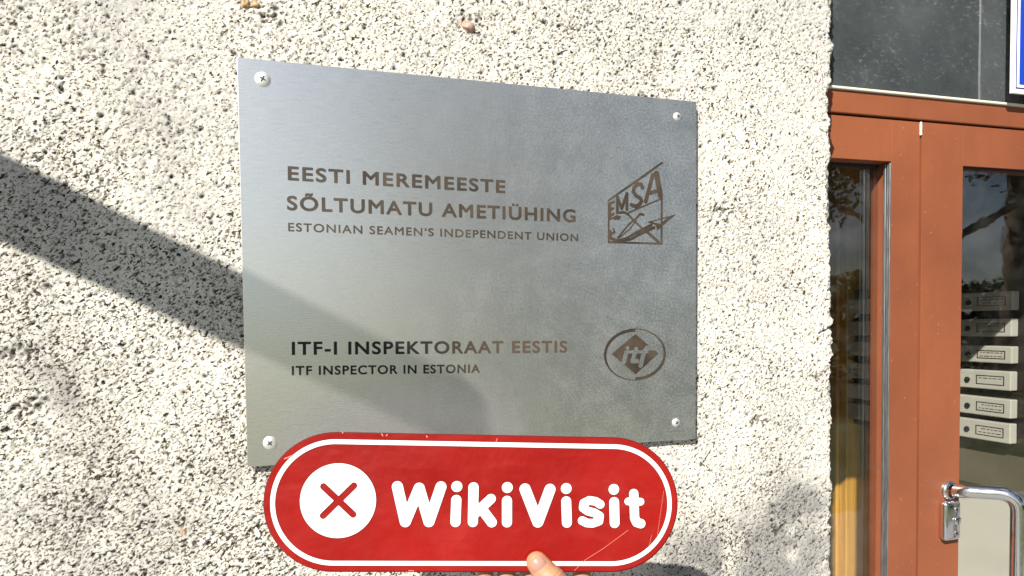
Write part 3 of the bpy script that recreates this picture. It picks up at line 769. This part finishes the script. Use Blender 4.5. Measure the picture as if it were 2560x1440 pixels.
# metal strip seen on the inner side of the stile
bm = bmesh.new()
for k, (a, b) in enumerate(((0, .0040), (.0046, .0078), (.0084, .0125))):
    box(bm, SX-.0022-LX+(.0008 if k == 1 else 0), SX-.0003-LX, y0+.0004+a-D, y0+.0004+b-D, .142, Z_RAIL-.002-ZB, .0003, 1)
obj('metal_strip', bm, M_alu, Lf)
LP('edge_seal', M_rubber, GX0+.0003, GX0+.0030, y0+.008, y1-.004, ZB, LT-.004, 0)
bm = bmesh.new()
random.seed(3)
for k in range(9):
    z = LT-.001-k*.0021
    r = bmesh.ops.create_icosphere(bm, subdivisions=2, radius=.0019+.0007*random.random())
    for v in r['verts']: v.co += Vector((GX0+.0018-LX+random.uniform(-.0004, .0004), y0+.0005-D, z-ZB))
obj('foam_sealant', bm, M_seal, Lf, True)
Rt, RP, RX = leaf('glazed_door_leaf', 'wide right red-brown door leaf with chrome pull handle and lock', GX1, XR-.002, 0)
RS = .7875
RP('stile', M_brown, GX1, RS, y0-.001, y1, ZB, LT)
RP('top_rail', M_brown, RS+.0002, XR-.09, y0-.001, y1, Z_RAIL, LT)
RP('stile', M_brown, XR-.0898, XR-.002, y0-.001, y1, ZB, LT)
RP('bottom_rail', M_brown, RS+.0002, XR-.09, y0-.001, y1, ZB, ZB+.14)
RP('pane', M_glass, RS-.0005, XR-.089, y0+.008, y0+.012, ZB+.141, Z_RAIL+.0005, 0)
RP('rubber_seal', M_rubber, RS+.0003, XR-.091, y0+.003, y0+.0075, Z_RAIL-.0035, Z_RAIL-.0003, 0)
RP('rubber_seal', M_rubber, RS+.0002, RS+.002, y0+.004, y0+.0075, ZB+.141, Z_RAIL-.004, 0)
# pull handle : 45 degree offset tube
YF = y0-.001
hs = on_y(2372, 1226, YF); hb = on_y(2546, 1300, YF-.062)
hx0, hz0 = hs.x, hs.z; hx1 = hb.x
path = []
A = Vector((hx0, YF, hz0)); B = Vector((hx1, YF-.062, hz0+.002)); C_ = B+Vector((0, 0, -.60)); 
r0 = .028
dAB = (B-A).normalized(); p1 = B-dAB*r0; p2 = B+Vector((0, 0, -r0))
path = [A, A.lerp(p1, .5), p1]
for k in range(1, 9):
    t_ = k/9; path.append(p1*(1-t_)**2+B*2*t_*(1-t_)+p2*t_*t_)
path += [p2, p2.lerp(C_, .5)]
Bb = C_; p3 = Bb+Vector((0, 0, r0)); A2 = A+Vector((0, 0, -.598)); p4 = Bb-(Bb-A2).normalized()*r0
path += [p3]
for k in range(1, 9):
    t_ = k/9; path.append(p3*(1-t_)**2+Bb*2*t_*(1-t_)+p4*t_*t_)
path += [p4, A2]
off = Vector((-RX, -D, -ZB))
bm = bmesh.new(); tube(bm, [p+off for p in path], .0105, 24); hd = obj('pull_handle', bm, M_chrome, Rt, True)
for q in (A, A2):
    bm = bmesh.new(); lathe_y(bm, [(.0155, 0), (.0155, -.002), (.0135, -.0045), (.0115, -.006), (.0106, -.006)], 28)
    o = obj('flange', bm, M_chrome, hd, True); o.location = q+off
# lock escutcheon
lc = on_y(2366, 1298, YF); 
bm = bmesh.new(); box(bm, -.0165, .0165, -.013, 0, -.031, .031, .006, 4)
lk = obj('lock_plate', bm, M_chrome, Rt, True); lk.location = lc+off
for dz, rr3 in ((.018, .0042), (-.019, .0042)):
    bm = bmesh.new(); lathe_y(bm, [(rr3, -.0132), (rr3, -.0140), (rr3*.75, -.0142), (rr3*.6, -.0134), (0, -.0134)], 20)
    o = obj('screw', bm, M_chrome, lk, True); o.location = (.006, 0, dz)
    bm = bmesh.new(); lathe_y(bm, [(rr3*.55, -.0136), (0, -.0137)], 16); o = obj('screw_socket', bm, M_dark, lk); o.location = (.006, 0, dz)
bm = bmesh.new(); lathe_y(bm, [(.0068, -.0132), (.0068, -.0160), (.0055, -.0166), (0, -.0166)], 24)
o = obj('lock_cylinder', bm, M_chrome, lk, True); o.location = (.005, 0, .001)
bm = bmesh.new(); box(bm, -.0006, .0006, -.0170, -.0167, -.004, .004); o = obj('keyhole', bm, M_dark, lk); o.location = (.005, 0, .001)

# blue enamel sign before the transom
yb = D-.022
bl = on_y(2530, 232, yb)
sg_ = empty('street_sign', (bl.x+.2, yb, bl.z+.14), label='blue enamel sign plate with white border, cut off at the top right corner', cat='sign')
def bs(n, mtl, ins, y_a, y_b):
    return boxo(n, mtl, sg_, -.2+ins, .2-ins, y_a, y_b, -.14+ins, .14-ins, .0004)
bs('white_plate', M_white, 0, 0, .004); bs('blue_line', M_blueline, .0072, -.0004, -.0001); bs('white_band', M_white, .0088, -.0008, -.0005); bs('blue_field', M_blue, .0135, -.0012, -.0009)
for sx in (-1, 1):
    boxo('standoff', M_dark, sg_, sx*.15-.008, sx*.15+.008, .0042, .0275, -.01, .01, 0)

# ------------------------------------------------------------------ inside the entrance
XW = 1.27
def st(name, mtl, *a):
    o = boxo(name, mtl, None, *a, 0); o['kind'] = 'structure'; return o
yi = D+.075
side = st('interior_side_wall', M_cream, XW, XW+.1, yi, 1.9, -1.48, 1.2)
st('interior_back_wall', M_intl, .2, XW+.1, 1.9, 2.0, -1.48, 1.2)
st('interior_left_wall', M_intl, .36, .44, .352, 1.9, -1.48, 1.2)
st('interior_floor', M_intl, .36, 1.9, yi, 1.9, -1.52, -1.482)
st('interior_ceiling', M_int, .36, 1.9, yi, 1.9, 1.2, 1.3)
st('interior_right_wall', M_int, XW+.1, 1.9, yi, yi+.1, -1.48, 1.2)
yL = on_x(2120, 900, XW-.03).y; yR = on_x(2528, 900, XW-.03).y
# tan panel and pine door post further in
pn = boxo('wall_panel', M_tan, None, XW-.012, XW-.001, yR+.30, yL+.06, -1.47, .9, .001)
tag(pn, 'tall tan panel on the entrance side wall below the inner end of the letterboxes', 'panel')
up_ = boxo('upper_panel', M_int, None, XW-.014, XW-.001, yi+.01, yR+.298, -.44, 1.15, .001)
tag(up_, 'dark olive-brown wall panel behind the letterboxes inside the right glass', 'panel')
XP = XW-.05
yp0 = on_x(2117, 900, XP).y; yp1 = on_x(2074, 900, XP).y
pp = empty('pine_door_post', (XP, yp0, -1.48), label='golden varnished pine post inside the left glass beside the pitted wall edge', cat='post')
boxo('post', M_wood, pp, 0, .048, 0, yp1-yp0, 0, 2.5, .003)
boxo('moulding', M_wood, pp, -.012, -.0003, (yp1-yp0)*.36, (yp1-yp0)*.50, 0, 2.5, .004, 3)
cab = empty('letterbox_cabinet', (XW-.0145, (yL+yR)/2, -.35), label='dark cabinet with six long cream letterboxes behind the door glass', cat='letterboxes')
cy_ = (yL+yR)/2
XF = XW-.0145-.012
ztop = on_x(2500, 700, XF).z; zbot = on_x(2500, 1122, XF).z
boxo('carcass', M_carcass, cab, -.012, 0, yR-.10-cy_, yL+.003-cy_, zbot+.35, ztop+.35, .001)
rows = [(727, 775), (797, 842), (865, 908), (930, 978), (998, 1045), (1060, 1110)]
XB = XF-.020
yBR = on_x(2528, 900, XB).y; yBL = yL-.01
def face_sheet(n, mtl, par, pts_y0, pts_y1, z0, z1, x): return boxo(n, mtl, par, x-.0006, x, pts_y0, pts_y1, z0, z1, 0)
random.seed(5)
for k, (a, b) in enumerate(rows):
    z1 = on_x(2520, a, XB).z; z0 = on_x(2520, b, XB).z
    bx_ = boxo('letterbox', M_slat, cab, XB-XW+.0145, -.0122, yBR-cy_, yBL-cy_, z0+.35, z1+.35, .002, 2)
    bx_.rotation_euler = (R(random.uniform(-.35, .35)), 0, 0)
    zc = (z0+z1)/2+.35; X0 = XB-XW+.0145
    h_ = z1-z0
    yh = on_x(2420, 900, XB).y-cy_
    bm = bmesh.new(); r = bmesh.ops.create_cone(bm, cap_ends=True, segments=18, radius1=.0062, radius2=.0062, depth=.003)
    bmesh.ops.rotate(bm, verts=bm.verts, matrix=Matrix.Rotation(math.pi/2, 3, 'Y')); 
    o = obj('lock', M_dark and bm, M_dark, bx_); o.location = (X0-.001, yh, zc-.002)
    ya = on_x(2512, 900, XB).y-cy_; yb2 = on_x(2442, 900, XB).y-cy_
    bm = bmesh.new(); t2 = .0011
    z_a, z_b = zc-h_*.24, zc+h_*.24
    box(bm, X0-.0012, X0-.0002, ya, yb2, z_a, z_a+t2); box(bm, X0-.0012, X0-.0002, ya, yb2, z_b-t2, z_b)
    box(bm, X0-.0012, X0-.0002, ya, ya+t2*1.3, z_a+t2, z_b-t2); box(bm, X0-.0012, X0-.0002, yb2-t2*1.3, yb2, z_a+t2, z_b-t2)
    obj('label_holder', bm, M_carcass, bx_)
    bm = bmesh.new()
    for q in range(random.choice((1, 2, 2))):       # illegible small print on the name card
        yy = ya+.006
        while yy < yb2-.010:
            L = random.uniform(.003, .012); box(bm, X0-.0007, X0-.0002, yy, min(yy+L, yb2-.006), zc+.0030-q*.0075, zc+.0042-q*.0075); yy += L+.003
    obj('name_card_print', bm, M_dark, bx_)

# ------------------------------------------------------------------ surroundings behind the camera (seen in the glass and steel)
gr = st('ground', M_ground, -80, 80, -120, 6, -1.6, -1.54)
pv = st('pavement', M_pave, -12, 12, -3.2, .11, -1.6, -1.5)
def tree(name, label, loc, h, cr, seed, n=5200, leaf=1.0):
    r = random.Random(seed)
    t = empty(name, loc, label=label, cat='tree', group='trees facing the wall')
    bm = bmesh.new(); tube(bm, [(0, 0, 0), (.05, .03, h*.3), (-.05, 0, h*.6), (0, .05, h*.85)], [h*.028, h*.02, h*.014, h*.004], 12)
    limbs = []
    for k in range(9):
        a = r.random()*6.28; z = h*(.28+.06*k); L = cr*(.55+.4*r.random())
        e = Vector((math.cos(a)*L, math.sin(a)*L, z+L*.55)); limbs.append(e)
        tube(bm, [(0, 0, z), e*.5+Vector((0, 0, z*.5)), e], [h*.010, h*.006, h*.002], 6)
    obj('trunk', bm, M_bark, t, True)
    cl = [(e, cr*(.28+.16*r.random())) for e in limbs]+[(Vector((r.gauss(0, cr*.45), r.gauss(0, cr*.45), h*(.45+.5*r.random()))), cr*(.25+.2*r.random())) for _ in range(14)]
    vs, fs, ti = [], [], []
    for k in range(n):
        c, rad_ = r.choice(cl)
        d_ = Vector((r.gauss(0, 1), r.gauss(0, 1), r.gauss(0, .8))).normalized()*rad_*(r.random()**.4)
        p = c+d_; s = (.035+.045*r.random())*leaf
        a = Vector((r.gauss(0, 1), r.gauss(0, 1), r.gauss(0, .6))).normalized()*s; b = a.orthogonal().normalized()*s*.55
        i = len(vs); vs += [p-a, p+b, p+a*1.1, p-b]; fs.append((i, i+1, i+2, i+3)); ti += [r.random()]*4
    me = bpy.data.meshes.new('crown'); me.from_pydata([tuple(v) for v in vs], [], fs); me.update()
    at = me.attributes.new('tint', 'FLOAT', 'POINT'); at.data.foreach_set('value', ti)
    link('crown', me, M_leaf, t)
tree('linden_tree', 'broad leafy tree nearest the entrance, reflected in the right door glass', (8.5, -7.5, -1.54), 8.0, 3.4, 1, 26000)
tree('linden_tree', 'tall leafy tree farther along, reflected in the dark panel above the door', (13.5, -9.5, -1.54), 11, 4.0, 2, 13000, 1.3)
tree('linden_tree', 'rounded leafy tree facing the plaque, mirrored softly in the steel', (4.0, -15, -1.54), 7, 3.0, 3, 20000, 1.2)
tree('linden_tree', 'slim tree far to the right of the entrance', (15, -5.0, -1.54), 10, 3.6, 4, 14000, 1.2)
# clipped hedge across the path
hg = empty('hedge', (12, -13, -1.54), label='long dark clipped hedge across the lawn facing the entrance', cat='hedge')
r = random.Random(9); vs, fs, ti = [], [], []
for k in range(30000):
    u_ = r.random()*24-8; h_ = 2.6*(r.random()**.7); w_ = r.gauss(0, .35)
    h_ = min(h_, 2.3+.25*math.sin(u_*1.7)+.1*r.random())
    p = Vector((u_, w_+u_*.55, h_)); a_v = Vector((r.gauss(0, 1), r.gauss(0, 1), r.gauss(0, .6))).normalized()*.10; b_v = a_v.orthogonal().normalized()*.06
    i = len(vs); vs += [p-a_v, p+b_v, p+a_v, p-b_v]; fs.append((i, i+1, i+2, i+3)); ti += [r.random()*.6]*4
me = bpy.data.meshes.new('foliage'); me.from_pydata([tuple(v) for v in vs], [], fs); me.update()
at = me.attributes.new('tint', 'FLOAT', 'POINT'); at.data.foreach_set('value', ti)
link('foliage', me, M_leaf, hg)
bm = bmesh.new()
for k in range(24): tube(bm, [(-8+k, (-8+k)*.55, 0), (-8+k+.1, (-8+k)*.55, 1.2), (-8+k, (-8+k)*.55+.1, 2.0)], [.05, .04, .015], 6)
obj('stems', bm, M_bark, hg)['kind'] = 'stuff'
